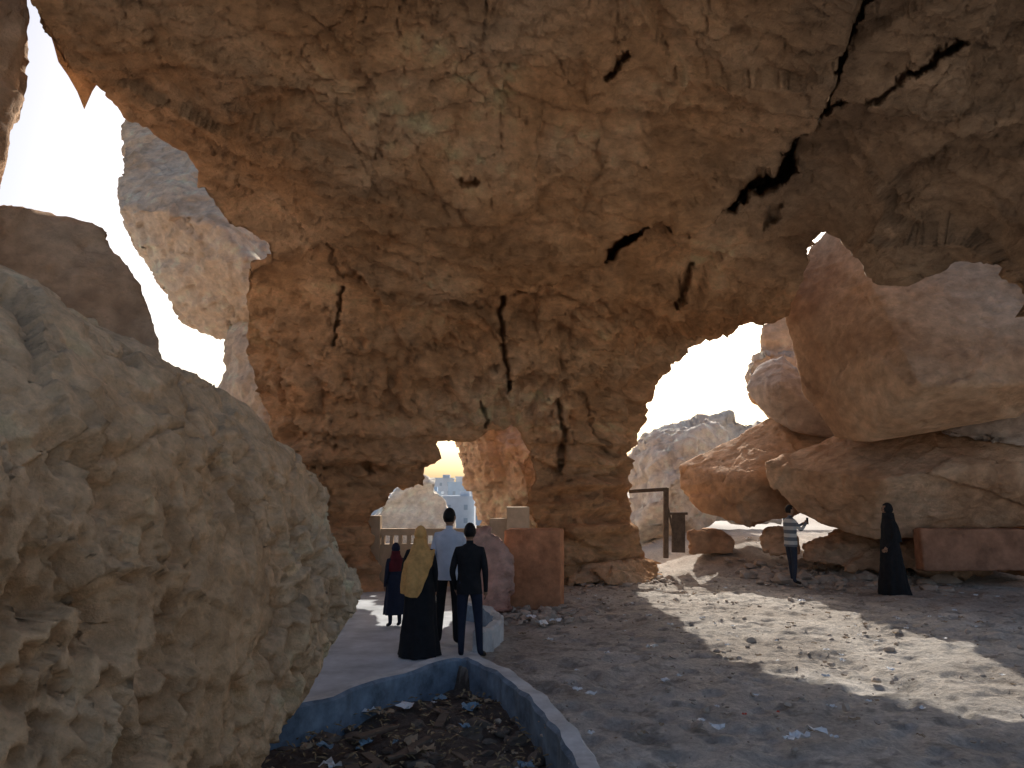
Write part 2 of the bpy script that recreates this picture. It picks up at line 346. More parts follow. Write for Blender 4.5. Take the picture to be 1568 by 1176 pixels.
boulder('boulder',[(1160,822,19),(1172,806,19),(1200,805,19),(1222,822,18.6),(1225,848,18.2),(1165,848,18.4)],P_side,vox=.05,T=1,amp=.3,fs=2,seed=17)
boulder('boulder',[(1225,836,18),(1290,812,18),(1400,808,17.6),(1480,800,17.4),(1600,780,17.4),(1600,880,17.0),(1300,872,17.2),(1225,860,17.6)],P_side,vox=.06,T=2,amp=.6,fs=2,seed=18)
boulder('boulder',[(716,815,13.3),(745,808,13.2),(770,822,13.1),(788,850,13),(790,945,12.9),(735,945,12.7),(718,900,12.9)],P_pink,vox=.035,T=1.2,amp=.35,fs=2,seed=19)
boulder('rock_outcrop',[(560,800,42),(590,770,42),(622,742,42),(650,730,42),(685,768,42),(705,830,42),(560,840,42)],P_pale,vox=.2,T=6,amp=1.2,fs=.8,seed=20)
boulder('rock_ledge',[(868,872,17.4),(900,862,17.3),(940,860,17.3),(1000,860,18.6),(1010,876,18.4),(1004,892,17.9),(930,890,16.9),(870,896,16.6)],P_cave,vox=.03,T=.8,amp=.35,fs=2.5,seed=21,strata=.3)
boulder('rock_ledge',[(905,872,16.9),(940,876,16.8),(985,872,17.8),(1008,882,17.8),(1000,895,17.4),(930,897,16.5)],P_cave,vox=.03,T=.5,amp=.3,fs=3,seed=22)
# ------------------------------------------------------------------ ground
basin=[(-3.4,6.9),(-2.1,7.3),(-1.5,8.2),(-.72,9.35),(-.33,9.15),(.1,8.1),(.37,7.0),(.54,5.8),(.6,4.5),(.3,3.0),(-1.2,2.4),(-3.0,4.0)]
BD=.27
def gh(x,y):
    z=.62*sm((y-16.5)/5)*sm((x-3.4)/2.5)*sm((60-y)/20)
    z=z-7*sm((y-26)/50)
    return z
def spaced(lo,a,b,hi,st):
    c=list(np.arange(a,b,st)); x=b; s=st
    r_=[]
    while x<hi: r_.append(x); s*=1.18; x+=s
    r_.append(hi)
    x=a; s=st; l_=[]
    while x>lo: s*=1.18; x-=s; l_.append(x)
    return np.array(l_[::-1]+c+r_)
xs=spaced(-1500,-4.5,9.5,1500,.036); ys=spaced(-1500,3.2,18.5,3000,.036)
X,Yg=np.meshgrid(xs,ys); P=np.stack([X.ravel(),Yg.ravel(),0*X.ravel()],1)
z=gh(P[:,0],P[:,1])
near=np.clip(1.6-np.abs(P[:,1])/40,0,1)*np.clip(1.6-np.abs(P[:,0])/40,0,1)
rough=.06*fbm(P*.35,3,401)+.035*fbm(P*1.8,4,402)+.035*fbm(P*5,4,403,.6)
f,f2_,cid,_=worley(P*3.6+.4*np.stack([fbm(P*3,2,410+k) for k in range(3)],1)*np.array([1,1,0]),405)
rough-=.035*sm((.62-f)/.35)*(_h(cid[:,0],cid[:,1],cid[:,2],3)>.3)
path=[(-3.2,7.6),(-2.1,7.5),(-1.5,8.4),(-.72,9.6),(-.4,9.6),(-.3,10.2),(-.35,11.4),(-.6,12.2),(-.4,16.5),(-3.4,16.5)]
inpath=pip(P[:,:2],path)
rough=np.where(inpath,rough*.1-.02,rough)
z=z+rough*near
bd,_=seg_dist(P[:,:2],[(a,b,1) for a,b in basin+[basin[0]]])
inb=pip(P[:,:2],basin)
z=np.where(inb,z-BD*np.clip(bd/.05,0,1)+.09*fbm(P*1.3,4,77),z)
P[:,2]=z
nx,ny=len(xs),len(ys)
idx=np.arange(nx*ny).reshape(ny,nx)
Fq=np.stack([idx[:-1,:-1].ravel(),idx[:-1,1:].ravel(),idx[1:,1:].ravel(),idx[1:,:-1].ravel()],1)
M_ground=rock_mat('dusty_ground',16,.065,.34)
g=mesh_obj('ground',P,Fq,M_ground,True)
n=np.clip(.5+1.2*fbm(P*.6,6,600,.65),0,1)[:,None]
gc=np.array([.48,.415,.355])*(1-n)+np.array([.70,.64,.57])*n
gc*=(1+.25*fbm(P*3.3,4,610))[:,None]
sp_=(fbm(P*5,3,611)>.34)[:,None]; gc=np.where(sp_,gc*.68,gc)
gc=np.where(inb[:,None],gc*np.array([.30,.27,.26]),gc)
setcol(g.data,gc)
# ------------------------------------------------------------------ built things
M_conc=plain_mat('pale_concrete',(.56,.57,.57),var=.3,scale=3,bump=.01)
M_path=plain_mat('path_concrete',(.52,.54,.56),var=.3,scale=1.6,bump=.006)
M_blue=plain_mat('blue_paint',(.20,.26,.33),var=.5,scale=4,bump=.008)
M_terra=plain_mat('terracotta_plaster',(.54,.25,.13),var=.35,scale=3.5,bump=.03)
M_brown=plain_mat('shaded_terracotta_plaster',(.36,.19,.12),var=.35,scale=3,bump=.03)  # terracotta plaster darkened: the low wall's shade is put into its colour
M_beige=plain_mat('beige_plaster',(.56,.43,.29),var=.2,scale=3,bump=.01)
M_wood=plain_mat('weathered_wood',(.16,.12,.09),var=.35,scale=9,bump=.01)
def ribbon(name,pts,w,zb,zt,mats,flip=False):
    p=[Vector(a).to_2d() for a in pts]
    q=[]
    for i in range(len(p)-1):
        p0=p[max(i-1,0)];p1=p[i];p2=p[i+1];p3=p[min(i+2,len(p)-1)]
        for k in range(8):
            t=k/8
            q.append(.5*((2*p1)+(-p0+p2)*t+(2*p0-5*p1+4*p2-p3)*t*t+(-p0+3*p1-3*p2+p3)*t**3))
    q.append(p[-1]); V=[];Fs=[];mi=[]
    prof=[(-w/2,zb),(-w/2,zt-.03),(-w/2+.03,zt),(w/2-.03,zt+.004),(w/2,zt-.03),(w/2,zb)]
    for i,a in enumerate(q):
        d=(q[min(i+1,len(q)-1)]-q[max(i-1,0)]).normalized(); n=Vector((-d.y,d.x))
        for (o_,zz) in prof:
            j=.014*math.sin(i*1.7+o_*40)
            V.append((a.x+n.x*(o_+j),a.y+n.y*(o_+j),zz+.012*math.sin(i*.9)))
    m_=len(prof)
    for i in range(len(q)-1):
        for k in range(m_-1):
            Fs.append((i*m_+k,i*m_+k+1,(i+1)*m_+k+1,(i+1)*m_+k)); mi.append({0:1 if flip else 0,1:1 if flip else 0,2:0,3:0,4:0 if flip else 1}[k])
    Fs.append(tuple(range(m_))[::-1]); mi.append(0); Fs.append(tuple((len(q)-1)*m_+k for k in range(m_))); mi.append(0)
    return mesh_obj(name,V,Fs,mats,False,midx=mi)
ribbon('basin_wall',basin+[basin[0]],.2,-.6,.07,[M_conc,M_blue],flip=True)
ribbon('path_kerb',[(-.42,9.9),(-.24,10.4),(-.2,11.1),(-.4,11.9),(-.8,12.5)],.14,-.1,.28,[M_conc,M_blue],flip=False)
pp=[Vector((a,b_,.012)) for a,b_ in path]
mesh_obj('paved_path',pp,[tuple(range(len(pp)))],M_path,False)
def box(V,Fs,c,s,rz=0,tilt=0):
    R=Matrix.Rotation(rz,3,'Z')@Matrix.Rotation(tilt,3,'Y'); n=len(V)
    for sx in(-1,1):
        for sy in(-1,1):
            for sz in(-1,1): V.append(tuple(Vector(c)+R@Vector((sx*s[0]/2,sy*s[1]/2,sz*s[2]/2))))
    for f_ in((0,1,3,2),(4,6,7,5),(0,4,5,1),(2,3,7,6),(0,2,6,4),(1,5,7,3)): Fs.append(tuple(n+i for i in f_))
def boxes(name,lst,mat,bev=.012):
    V=[];Fs=[]
    for l in lst: box(V,Fs,*l)
    o=mesh_obj(name,V,Fs,mat,False)
    md=o.modifiers.new('b','BEVEL'); md.width=bev; md.segments=2
    return o
def plaster(name,lst,mat,vox=.03,amp=.02,seed=0):
    o=boxes(name,lst,mat,.01); o.modifiers.clear()
    r=o.modifiers.new('r','REMESH'); r.mode='VOXEL'; r.voxel_size=vox
    dg=bpy.context.evaluated_depsgraph_get(); dg.update()
    m2=bpy.data.meshes.new_from_object(o.evaluated_get(dg)); o.modifiers.clear(); o.data=m2
    c=vco(m2); n=vno(m2); setco(m2,c+n*(amp*fbm(c*1.5+seed,4,90)+amp*.6*fbm(c*6,3,91)-amp*1.2*crease(c+seed,.9,92,.015))[:,None])
    m2.materials.clear(); m2.materials.append(mat); m2.polygons.foreach_set('use_smooth',np.ones(len(m2.polygons),bool))
plaster('terracotta_wall',[((.40,14.1,.62),(1.0,.6,1.38),-.16)],M_terra)
lst=[((-2.95,16.6,.7),(.36,.3,1.52),.02),((-1.75,16.65,.42),(2.2,.18,.9),0),((-1.75,16.65,1.12),(2.2,.18,.14),0),((-.2,16.65,.6),(1.1,.2,1.3),0),((.12,15.8,.8),(.45,.5,1.72),0),((-.2,15.9,.72),(.5,.3,1.42),0)]
for k in range(12): lst.append(((-2.72+k*.18,16.65,.96),(.07,.14,.2),0))
boxes('parapet_wall',lst,M_beige,.006)
plaster('low_wall',[((11.4,16.0,.80),(6.2,.35,.85),-.04)],M_brown,.04,.03,3)
gx0=unproject(1021,850,19.3)
boxes('wooden_gate',[((gx0.x,19.3,1.2),(.12,.12,1.7),0,.03),((gx0.x-.42,19.3,1.99),(.95,.09,.09),0,-.06),((gx0.x+.32,19.4,.95),(.34,.06,.95),.2,.03),((gx0.x+.12,19.35,1.3),(.05,.05,1.4),0,-.2),((gx0.x+.32,19.37,1.42),(.5,.05,.06),.2,0)],M_wood,.008)
# ------------------------------------------------------------------ distant town
M_bw=plain_mat('white_render',(.66,.69,.73),var=.08,scale=.4,bump=0); M_bb=plain_mat('blue_render',(.50,.60,.70),var=.08,scale=.4,bump=0); M_win=plain_mat('window_glass',(.38,.44,.50),rough=.3,var=.1,bump=0)  # window tone lightened: distance haze painted into the colour
def building(x,y,w,d,h,mat,zb=-7):
    par=bpy.data.objects.new('concrete_building',None); link(par)
    V=[];Fs=[]; box(V,Fs,(x,y,zb+h/2),(w,d,h)); box(V,Fs,(x,y,zb+h+.3),(w+.5,d+.5,.6)); box(V,Fs,(x+w*.2,y,zb+h+1.2),(w*.3,d*.4,1.2))
    mesh_obj('walls',V,Fs,mat,False,par)
    V=[];Fs=[]
    n=int(w/3.0); fl=int(h/3.1)
    for i in range(n):
        for k in range(fl): box(V,Fs,(x-w/2+(i+.5)*w/n,y-d/2-.02,zb+1.8+k*3.1),(.9,.12,1.2))
    mesh_obj('windows',V,Fs,M_win,False,par)
for i,(x,y,w_,h_,mm) in enumerate([(-13,190,8,7,M_bw),(-22,205,7,8,M_bb),(-8,225,8,9,M_bw),(-30,230,9,10,M_bw),(-17,260,8,11,M_bb),(-5,180,6,7,M_bb),(-24,180,7,7.5,M_bw),(2,240,9,11,M_bw),(-38,210,8,10,M_bw),(-27,300,9,13,M_bw),(-11,310,8,12,M_bw),(-20,330,7,14,M_bw)]):
    building(x,y,w_,8,h_,mm)
# ------------------------------------------------------------------ rubble and litter
def rocks(name,spots,mat,smooth=False):
    V=[];Fs=[];
    bmr=bmesh.new(); bmesh.ops.create_icosphere(bmr,subdivisions=2,radius=1); ib=np.array([tuple(v.co) for v in bmr.verts]); fb=[tuple(v.index for v in f.verts) for f in bmr.faces]; bmr.free()
    for (x,y,zz,s_) in spots:
        a=rng.uniform(.6,1.3,3)*np.array([1,1,.6]); R=np.array(Matrix.Rotation(rng.uniform(0,6.3),3,'Z')@Matrix.Rotation(rng.uniform(-.4,.4),3,'X'))
        q=ib*(1+.28*vn(ib*1.6+rng.uniform(0,90),5)[:,None]); 
        for _ in range(3):
            nrm=rng.normal(size=3); nrm/=np.linalg.norm(nrm); dd=q@nrm; q=q-np.clip(dd-.55,0,9)[:,None]*nrm
        q=(q*a*s_)@R.T+np.array([x,y,zz+.2*s_]); n=len(V); V+=list(map(tuple,q)); Fs+=[tuple(n+i for i in f_) for f_ in fb]
    return mesh_obj(name,V,Fs,mat,False)
M_rub=plain_mat('rubble_stone',(.46,.38,.31),var=.3,scale=5,bump=.01)
def ghs(x,y): return float(gh(np.array([x]),np.array([y]))[0])
sp=[]
for _ in range(1500):
    x=rng.uniform(-.2,9.5); y=rng.uniform(5,18); s_=rng.gamma(1.3,.010)+.006; sp.append((x,y,ghs(x,y),min(s_,.07)))
for _ in range(120):
    x=rng.normal(.35,.35); y=rng.normal(12.9,.45); sp.append((x,y,0,rng.uniform(.02,.1)))
for _ in range(340):
    x=rng.uniform(5.2,9.5); y=rng.normal(17.6,.6); sp.append((x,y,ghs(x,y),rng.gamma(2,.035)+.02))
for _ in range(60):
    x=rng.uniform(1.4,3.6); y=16.9+rng.uniform(-.6,.5)+.3*(x-1.4); sp.append((x,y,0,rng.gamma(2,.02)+.02))
rocks('rubble',sp,M_rub)
sp=[]
for _ in range(300):
    x=rng.uniform(-2.2,.4); y=rng.uniform(4.8,9.0)
    if pip(np.array([[x,y]]),basin)[0]: sp.append((x,y,-BD-.02,rng.gamma(2,.026)+.015))
rocks('debris',sp,plain_mat('dark_debris',(.19,.155,.125),var=.5))
bl=[]
for _ in range(16):
    x=rng.uniform(-1.3,.1); y=rng.uniform(5.6,8.2)
    if pip(np.array([[x,y]]),basin)[0]: bl.append(((x,y,-BD+.06+rng.uniform(0,.06)),(rng.uniform(.25,.7),rng.uniform(.04,.12),.02),rng.uniform(0,3.1),rng.uniform(-.2,.2)))
boxes('broken_planks',bl,M_wood,.003)
V=[];Fs=[]
for _ in range(900):
    x=rng.uniform(-2.0,.4); y=rng.uniform(4.9,8.9)
    if not pip(np.array([[x,y]]),basin)[0]: continue
    a=rng.uniform(0,6.3); l=rng.uniform(.02,.06); w_=rng.uniform(.006,.022); zz=-BD+.05+rng.uniform(0,.05); n=len(V); ca,sa=math.cos(a),math.sin(a); dz=rng.uniform(-.02,.02)
    V+=[(x-ca*l,y-sa*l,zz-dz),(x+sa*w_,y-ca*w_,zz+.01),(x+ca*l,y+sa*l,zz+dz),(x-sa*w_,y+ca*w_,zz+.01)]; Fs.append((n,n+1,n+2,n+3))
mesh_obj('dead_leaves',V,Fs,plain_mat('dry_leaf',(.34,.26,.15),var=.5,scale=30,bump=0),False)
def litter(name,spots,mats):
    V=[];Fs=[];mi=[]
    for (x,y,zz,s_,k) in spots:
        n=len(V); nx_=5; R=Matrix.Rotation(rng.uniform(0,6.3),3,'Z'); asp=rng.uniform(.5,1)
        for i in range(nx_):
            for j in range(nx_):
                p=R@Vector(((i/4-.5)*s_,(j/4-.5)*s_*asp,0)); V.append((p.x+x+rng.uniform(-.1,.1)*s_,p.y+y+rng.uniform(-.1,.1)*s_,zz+.012+rng.uniform(0,.35)*s_))
        for i in range(nx_-1):
            for j in range(nx_-1): Fs.append((n+i*nx_+j,n+i*nx_+j+1,n+(i+1)*nx_+j+1,n+(i+1)*nx_+j)); mi.append(k)
    return mesh_obj(name,V,Fs,mats,False,midx=mi)
LM=[plain_mat('litter_white',(.78,.79,.80),rough=.5,bump=0),plain_mat('litter_blue',(.2,.32,.42),rough=.5,bump=0),plain_mat('litter_red',(.6,.08,.05),rough=.5,bump=0),plain_mat('litter_card',(.4,.3,.2),bump=0)]
ls=[]
def gp_(u,v):
    a=(u-784)/F; b=(588-v)/F; dy=CP-b*SP; dz=SP+b*CP; t=-EYE/dz; return a*t,dy*t
for (u,v,s_,k) in [(1252,1128,.15,0),(1225,1136,.14,0),(1210,1140,.1,0),(1100,1122,.12,0),(998,996,.14,0),(905,1070,.1,0),(1192,1096,.04,2),(1228,924,.12,0),(885,1062,.08,0),(1500,958,.12,3),(1245,885,.2,3),(1238,892,.14,3),(1148,862,.18,0),(1160,868,.12,0),(1010,880,.1,0),(1075,950,.08,0),(830,960,.2,0),(850,955,.15,0),(812,950,.15,0),(840,985,.12,0),(800,975,.1,3),(930,1005,.08,0),(1040,1040,.06,0),(1330,1080,.06,0),(905,1130,.07,0),(1140,1100,.04,2),(1290,870,.12,0),(1320,868,.12,3)]:
    x,y=gp_(u,v); ls.append((x,y,ghs(x,y)+.02,s_,k))
for _ in range(60):
    x=rng.uniform(-1.9,.2); y=rng.uniform(5,8.6)
    if pip(np.array([[x,y]]),basin)[0]: ls.append((x,y,-BD+.06,rng.uniform(.05,.2),rng.choice([0,1,3,3,3])))
for _ in range(190):
    x=rng.uniform(.7,9.5); y=rng.uniform(6,18); ls.append((x,y,ghs(x,y)+.02,rng.uniform(.03,.09),rng.choice([0,0,0,3,3])))
litter('litter',ls,LM)
# ------------------------------------------------------------------ people
M_skin=plain_mat('skin',(.34,.20,.13),rough=.6,var=.08,bump=0); M_hair=plain_mat('black_hair',(.012,.01,.01),rough=.6,var=.2,scale=40,bump=.004)
M_black=plain_mat('black_cloth',(.018,.019,.022),rough=.9,var=.25,scale=12,bump=.006); M_navy=plain_mat('navy_cloth',(.022,.028,.05),var=.2,bump=.005)
M_shirt=plain_mat('pale_blue_shirt',(.56,.61,.70),var=.12,bump=.008); M_yellow=plain_mat('mustard_scarf',(.68,.39,.14),var=.25,scale=9,bump=.01)
M_red=plain_mat('dark_red_cloth',(.12,.02,.025),var=.3,bump=.005); M_jeans=plain_mat('dark_jeans',(.04,.05,.075),var=.2,bump=.005); M_shoe=plain_mat('dark_shoe',(.03,.025,.02),rough=.5,bump=0)
m,nt,b=new_mat('striped_knit'); N=nt.nodes; L=nt.links
tc=N.new('ShaderNodeTexCoord'); sx=N.new('ShaderNodeSeparateXYZ'); L.new(tc.outputs['Object'],sx.inputs[0]); mm=N.new('ShaderNodeMath'); mm.operation='MULTIPLY'; mm.inputs[1].default_value=6.2; L.new(sx.outputs['Z'],mm.inputs[0])
fr=N.new('ShaderNodeMath'); fr.operation='FRACT'; L.new(mm.outputs[0],fr.inputs[0]); cr=N.new('ShaderNodeValToRGB'); cr.color_ramp.interpolation='CONSTANT'; e=cr.color_ramp.elements; e[0].color=(.16,.18,.21,1); e[1].position=.5; e[1].color=(.54,.55,.54,1)
L.new(fr.outputs[0],cr.inputs['Fac']); L.new(cr.outputs[0],b.inputs['Base Color']); M_stripe=m
def loft(name,rings,mat,par,n=48,hem=None,close=True,seed=0):
    V=[];Fs=[]
    R=[]
    for i in range(len(rings)-1):
        for k in range(5):
            t=k/5; R.append([a+(b_-a)*t for a,b_ in zip(rings[i],rings[i+1])])
    R.append(list(rings[-1]))
    for i,(zz,rx,ry,cx,cy,fa) in enumerate(R):
        for k in range(n):
            th=2*math.pi*k/n
            fo=1+fa*(math.sin(7*th+seed+zz*1.5)*.6+math.sin(11*th+seed*2-zz*2)*.5)+.025*math.sin(3*th+zz*9+seed)+(.012*math.sin(zz*38+4*th+seed) if fa>0 else 0)
            z2=zz
            if hem: z2=zz+hem(th)*max(0,1-i/(len(R)*.6))
            V.append((cx+rx*fo*math.cos(th),cy+ry*fo*math.sin(th),z2))
    for i in range(len(R)-1):
        for k in range(n): Fs.append((i*n+k,i*n+(k+1)%n,(i+1)*n+(k+1)%n,(i+1)*n+k))
    if close: Fs.append(tuple((len(R)-1)*n+k for k in range(n)))
    return mesh_obj(name,V,Fs,mat,True,par)
def head(par,z0,y0,s,turn,hair,hood=None,x0=0):
    n1,n2=28,20; R=Matrix.Rotation(turn,3,'Z')
    def shell(scale,keepf,mat,name):
        V=[]
        for j in range(n2+1):
            ph=math.pi*j/n2
            for i in range(n1):
                th=2*math.pi*i/n1
                x=math.sin(ph)*math.cos(th); y=math.sin(ph)*math.sin(th); z=math.cos(ph)
                X=x*.076; Y_=y*.095; Z=z*.118
                if z<0: k=1+.28*z; X*=k; Y_*=(1+.10*z) if y>0 else 1+.35*z
                if y>.6 and scale==1:
                    Y_+=.022*math.exp(-((x/.13)**2+((z+.12)/.2)**2))
                    Y_-=.009*(math.exp(-(((x-.38)/.16)**2+((z-.06)/.12)**2))+math.exp(-(((x+.38)/.16)**2+((z-.06)/.12)**2)))
                    Y_+=.006*math.exp(-((x/.3)**2+((z+.5)/.07)**2))
                if scale==1 and abs(y)<.3 and abs(z)<.22: X*=1.13
                V.append(R@Vector((X*scale,Y_*scale+(-.004 if scale!=1 else 0),Z*scale+(.006 if scale!=1 else 0)))*s+Vector((x0,y0,z0)))
        Fs=[]
        for j in range(n2):
            for i in range(n1):
                ph=math.pi*(j+.5)/n2; th=2*math.pi*(i+.5)/n1
                x=math.sin(ph)*math.cos(th); y=math.sin(ph)*math.sin(th); z=math.cos(ph)
                if keepf(x,y,z): Fs.append((j*n1+i,(j+1)*n1+i,(j+1)*n1+(i+1)%n1,j*n1+(i+1)%n1))
        return mesh_obj(name,V,Fs,mat,True,par)
    shell(1,lambda x,y,z:True,M_skin,'head')
    if hair: shell(1.09,lambda x,y,z: z>.62 or (y<.15 and z>-.35 and not(abs(x)>.8 and z<.1)) or (y<-.3 and z>-.5),hair,'hair')
    if hood: shell(1.17,lambda x,y,z: not (y>.45 and -.9<z<.55 and abs(x)<.66),hood,'scarf_hood')
    V=[];Fs=[]
    for sx_ in(-1,1):
        c=R@Vector((sx_*.029,.086,.008))*s+Vector((x0,y0,z0)); box(V,Fs,c,(.018*s,.01*s,.008*s),turn)
    c=R@Vector((0,.088,-.055))*s+Vector((x0,y0,z0)); box(V,Fs,c,(.036*s,.008*s,.006*s),turn)
    mesh_obj('eyes_and_mouth',V,Fs,M_hair,False,par)
def person(name,x,y,z,heading,h,mats,pose=None,robe=None,shirt=None,hair=M_hair,hood=None,drape=None,headturn=0,wide=1.0,extra=None,rw=1.0):
    s=h/1.75; par=bpy.data.objects.new(name,None); link(par)
    par.location=(x,y,z); par.rotation_euler=(0,0,heading); par.scale=(s,s,s)
    J=dict(pelvis=(0,0,.95),spine=(0,0,1.13),chest=(0,.0,1.32),neck=(0,0,1.46),headb=(0,.012,1.57),
      shL=(-.165,0,1.40),elL=(-.215,-.03,1.12),wrL=(-.215,.05,.88),paL=(-.21,.07,.80),
      shR=(.165,0,1.40),elR=(.215,-.03,1.12),wrR=(.215,.05,.88),paR=(.21,.07,.80),
      hiL=(-.09,0,.90),knL=(-.10,.015,.50),anL=(-.105,-.02,.09),toL=(-.12,.14,.035),
      hiR=(.09,0,.90),knR=(.10,.015,.50),anR=(.105,-.02,.09),toR=(.12,.14,.035))
    if pose: J.update(pose)
    Rr=dict(pelvis=.135,spine=.12,chest=.13,neck=.055,headb=.05,shL=.062,elL=.045,wrL=.03,paL=.03,shR=.062,elR=.045,wrR=.03,paR=.03,hiL=.095,knL=.062,anL=.042,toL=.035,hiR=.095,knR=.062,anR=.042,toR=.035)
    E=[('pelvis','spine','top'),('spine','chest','top'),('chest','neck','top'),('neck','headb','skin'),
     ('chest','shL','top'),('shL','elL','top'),('elL','wrL','sleeve'),('wrL','paL','skin'),('chest','shR','top'),('shR','elR','top'),('elR','wrR','sleeve'),('wrR','paR','skin'),
     ('pelvis','hiL','leg'),('hiL','knL','leg'),('knL','anL','leg'),('anL','toL','shoe'),('pelvis','hiR','leg'),('hiR','knR','leg'),('knR','anR','leg'),('anR','toR','shoe')]
    names=list(J); vi={k:i for i,k in enumerate(names)}
    V=[Vector(J[k]) for k in names]; rad=[Rr[k] for k in names]; ed=[(vi[a],vi[b_]) for a,b_,_ in E]; lab=[l for *_,l in E]; roots=[vi['pelvis']]
    for sd,sg in (('L',-1),('R',1)):
        w_=Vector(J['wr'+sd]); p_=Vector(J['pa'+sd]); d=(p_-w_).normalized(); sdv=d.cross(Vector((sg,0,0))); 
        if sdv.length<.1: sdv=d.cross(Vector((0,0,1)))
        sdv.normalize(); inn=d.cross(sdv)*1.0
        for k,(o_,ln) in enumerate(((-.03,.062),(-.01,.072),(.01,.067),(.03,.052))):
            a=p_+sdv*o_*.9-d*.005; i0=len(V); V+= [a,a+d*ln*.5,a+d*ln*.85+inn*.018]; rad+=[.0095,.009,.007]; ed+=[(i0,i0+1),(i0+1,i0+2)]; lab+=['skin']*2; roots.append(i0)
        a=w_+d*.03-sdv*.02; i0=len(V); V+=[a,a+d*.035-sdv*.028,a+d*.065-sdv*.03]; rad+=[.012,.0105,.008]; ed+=[(i0,i0+1),(i0+1,i0+2)]; lab+=['skin']*2; roots.append(i0)
    me=bpy.data.meshes.new('body_s'); me.from_pydata([tuple(v) for v in V],ed,[])
    o=bpy.data.objects.new('body',me); link(o)
    md=o.modifiers.new('skin','SKIN'); md.use_smooth_shade=True
    sv=me.skin_vertices[0].data
    for i in range(len(V)): sv[i].radius=(rad[i],rad[i]); sv[i].use_root=i in roots
    ss=o.modifiers.new('sub','SUBSURF'); ss.levels=2; ss.render_levels=2
    dg=bpy.context.evaluated_depsgraph_get(); dg.update()
    m2=bpy.data.meshes.new_from_object(o.evaluated_get(dg)); o.modifiers.clear(); o.data=m2
    order=['top','sleeve','skin','leg','shoe']
    m2.materials.clear()
    for k in order: m2.materials.append(mats[k])
    c=vco(m2); pc=np.array([np.mean([c[i] for i in p.vertices],axis=0) for p in m2.polygons]); best=np.full(len(pc),9.); mi=np.zeros(len(pc),np.int32)
    for (a,b_),l in zip(ed,lab):
        A1=np.array(V[a]);B1=np.array(V[b_]);ab=B1-A1;t=np.clip(((pc-A1)@ab)/(ab@ab),0,1);d=np.linalg.norm(pc-(A1+t[:,None]*ab),axis=1)-.5*(rad[a]+rad[b_]); k=d<best; best[k]=d[k]; mi[k]=order.index(l)
    m2.polygons.foreach_set('material_index',mi); m2.polygons.foreach_set('use_smooth',np.ones(len(m2.polygons),bool))
    o.parent=par
    if shirt: loft('shirt',[(.84,.185*wide,.13,0,0,.03),(.95,.178*wide,.128,0,0,.03),(1.1,.165*wide,.118,0,0,.03),(1.25,.18*wide,.125,0,0,.02),(1.35,.195*wide,.122,0,0,.01),(1.42,.18*wide,.1,0,0,0),(1.455,.11,.08,0,0,0),(1.49,.06,.06,0,0,0)],shirt,par,seed=h*9)
    if robe: loft('abaya',[(.015,.27*rw,.25*rw,0,-.02,.11),(.3,.235*rw,.215*rw,0,-.01,.09),(.6,.21*rw,.18*rw,0,0,.07),(.9,.195*rw,.16*rw,0,0,.05),(1.1,.18*rw,.135*rw,0,0,.03),(1.3,.185,.135,0,0,.01),(1.39,.18,.12,0,0,0),(1.45,.11,.085,0,0,0),(1.5,.07,.07,0,0,0)],robe,par,seed=h*5)
    if drape: loft('scarf',drape[0],drape[1],par,hem=drape[2] if len(drape)>2 else None,seed=3)
    head(par,1.635,.015,1.0,headturn,hair,hood)
    if extra: extra(par)
    return par
dm=dict(top=M_black,sleeve=M_black,skin=M_skin,leg=M_black,shoe=M_shoe)
X1,Y1=gp_(641,1006)
person('woman_in_yellow_scarf',X1,Y1,.01,.15,1.53,dm,robe=M_black,hair=None,hood=M_yellow,rw=1.05,
  pose=dict(elL=(-.23,.03,1.15),wrL=(-.12,.2,1.12),paL=(-.05,.24,1.13)),
  drape=([(.86,.20,.175,-.04,-.03,.12),(1.05,.215,.165,-.03,-.02,.09),(1.25,.215,.155,-.01,-.01,.06),(1.37,.195,.14,0,0,.04),(1.46,.13,.12,0,0,.02),(1.53,.098,.112,0,.005,.01),(1.6,.092,.108,0,.0,0)],M_yellow,lambda th:.42*max(0,math.cos(th))**1.2-.05*max(0,-math.sin(th))))
X1,Y1=gp_(686,990)
person('man_in_blue_shirt',X1,Y1,.01,-.1,1.74,dict(top=M_shirt,sleeve=M_skin,skin=M_skin,leg=M_black,shoe=M_shoe),shirt=M_shirt,headturn=-.25,
  pose=dict(elR=(.24,.02,1.13),wrR=(.17,.2,.98),paR=(.13,.26,.96),hiR=(.09,.01,.9),knL=(-.11,.03,.5),anL=(-.13,.02,.09),toL=(-.17,.17,.035)))
X1,Y1=gp_(718,1010)
person('boy_in_black',X1,Y1,.01,-.05,1.58,dict(top=M_black,sleeve=M_black,skin=M_skin,leg=M_navy,shoe=M_shoe),shirt=M_black,wide=.92,headturn=.1,
  pose=dict(knR=(.12,.02,.5),anR=(.15,-.03,.09),toR=(.2,.12,.035),elL=(-.235,.0,1.12),wrL=(-.20,.12,.9),paL=(-.18,.16,.83)))
X1,Y1=gp_(604,962)
person('girl_in_dark_dress',X1,Y1,.01,.5,1.2,dict(top=M_navy,sleeve=M_navy,skin=M_skin,leg=M_navy,shoe=M_shoe),shirt=M_navy,hair=None,hood=M_navy,
  drape=([(1.18,.2,.14,0,0,.06),(1.35,.2,.135,0,0,.04),(1.45,.13,.12,0,0,.02),(1.53,.098,.112,0,.005,0),(1.6,.092,.108,0,0,0)],M_red),
  extra=lambda par: loft('dress',[(.28,.25,.2,0,0,.1),(.6,.22,.18,0,0,.06),(.9,.19,.15,0,0,.03),(1.1,.17,.125,0,0,0)],M_navy,par))
X1,Y1=gp_(1214,896)
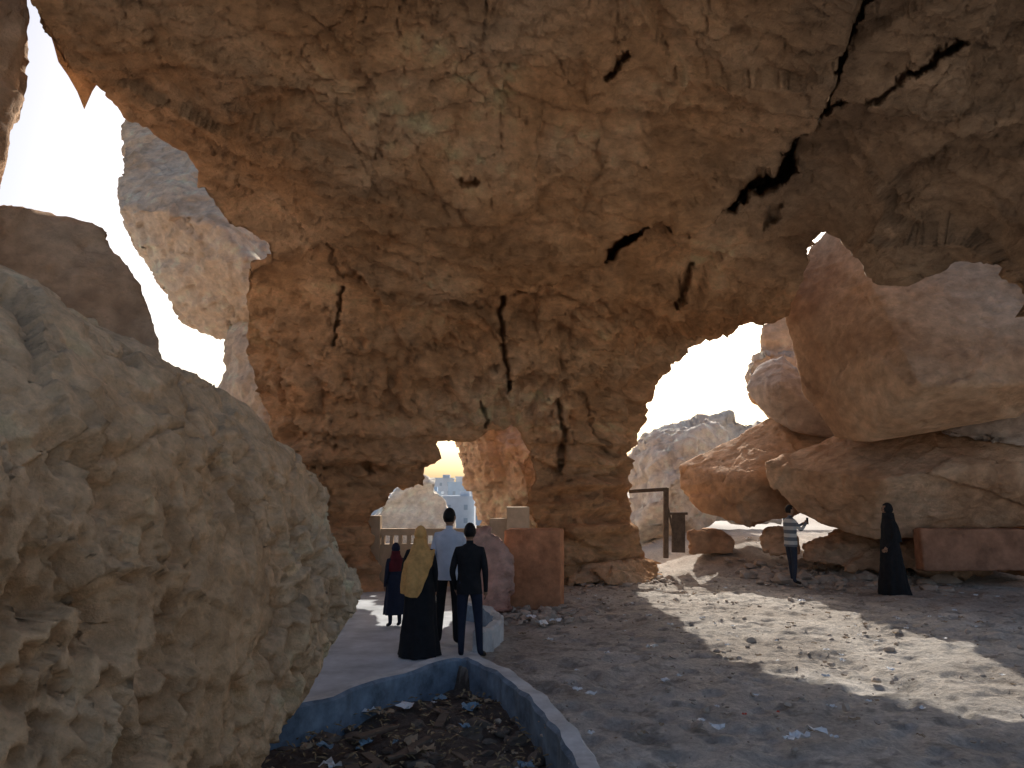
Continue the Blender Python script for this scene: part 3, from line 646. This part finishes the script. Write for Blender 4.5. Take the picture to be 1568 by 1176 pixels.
def phone(par):
    V=[];Fs=[]; box(V,Fs,(.03,.42,1.40),(.075,.012,.15)); mesh_obj('phone',V,Fs,M_black,False,par)
person('man_in_striped_sweater',X1,Y1,0.01,math.radians(-78),1.66,dict(top=M_stripe,sleeve=M_stripe,skin=M_skin,leg=M_jeans,shoe=M_shoe),shirt=M_stripe,
  pose=dict(elR=(.21,.14,1.20),wrR=(.10,.33,1.34),paR=(.05,.39,1.38),elL=(-.20,.12,1.18),wrL=(-.06,.32,1.32),paL=(.0,.385,1.37),knL=(-.12,.05,.5),anL=(-.13,.08,.09),toL=(-.14,.24,.035)),extra=phone)
X1,Y1=gp_(1368,912)
person('woman_in_black_abaya',X1,Y1,0.01,math.radians(88),1.72,dm,robe=M_black,hair=None,hood=M_black,rw=1.12,
  pose=dict(elL=(-.21,.0,1.12),wrL=(-.19,.14,.93),paL=(-.18,.19,.87)),
  drape=([(1.02,.2,.185,0,-.03,.07),(1.3,.2,.155,0,-.01,.04),(1.40,.16,.125,0,0,.02),(1.50,.1,.115,0,.0,.01),(1.58,.093,.11,0,0,0)],M_black))
# ------------------------------------------------------------------ light
SUN_AZ=math.radians(6); SUN_EL=math.radians(30)
W=bpy.data.worlds.new('World'); sc.world=W; W.use_nodes=True; nt=W.node_tree
bg=nt.nodes['Background']; sk=nt.nodes.new('ShaderNodeTexSky'); sk.sky_type='NISHITA'; sk.sun_disc=False; sk.sun_elevation=SUN_EL; sk.sun_rotation=SUN_AZ; sk.dust_density=5.0; sk.air_density=1.0; sk.ozone_density=1.4
nt.links.new(sk.outputs[0],bg.inputs[0]); bg.inputs[1].default_value=.15
sl=bpy.data.lights.new('sun','SUN'); sl.energy=5; sl.angle=math.radians(.5); sl.color=(1,.95,.87)
so=bpy.data.objects.new('sun',sl); link(so)
dirv=Vector((math.sin(SUN_AZ)*math.cos(SUN_EL),math.cos(SUN_AZ)*math.cos(SUN_EL),math.sin(SUN_EL)))
so.rotation_euler=dirv.to_track_quat('Z','Y').to_euler()
cam=bpy.data.cameras.new('camera'); cam.sensor_width=36; cam.lens=36*F/1568; cam.clip_end=5000; cam.clip_start=.05
cob=bpy.data.objects.new('camera',cam); link(cob); cob.location=(0,0,EYE); cob.rotation_euler=(math.radians(90)+PITCH,0,0); sc.camera=cob
sc.view_settings.view_transform='Standard'; sc.view_settings.look='None'; sc.view_settings.exposure=0; sc.view_settings.gamma=1
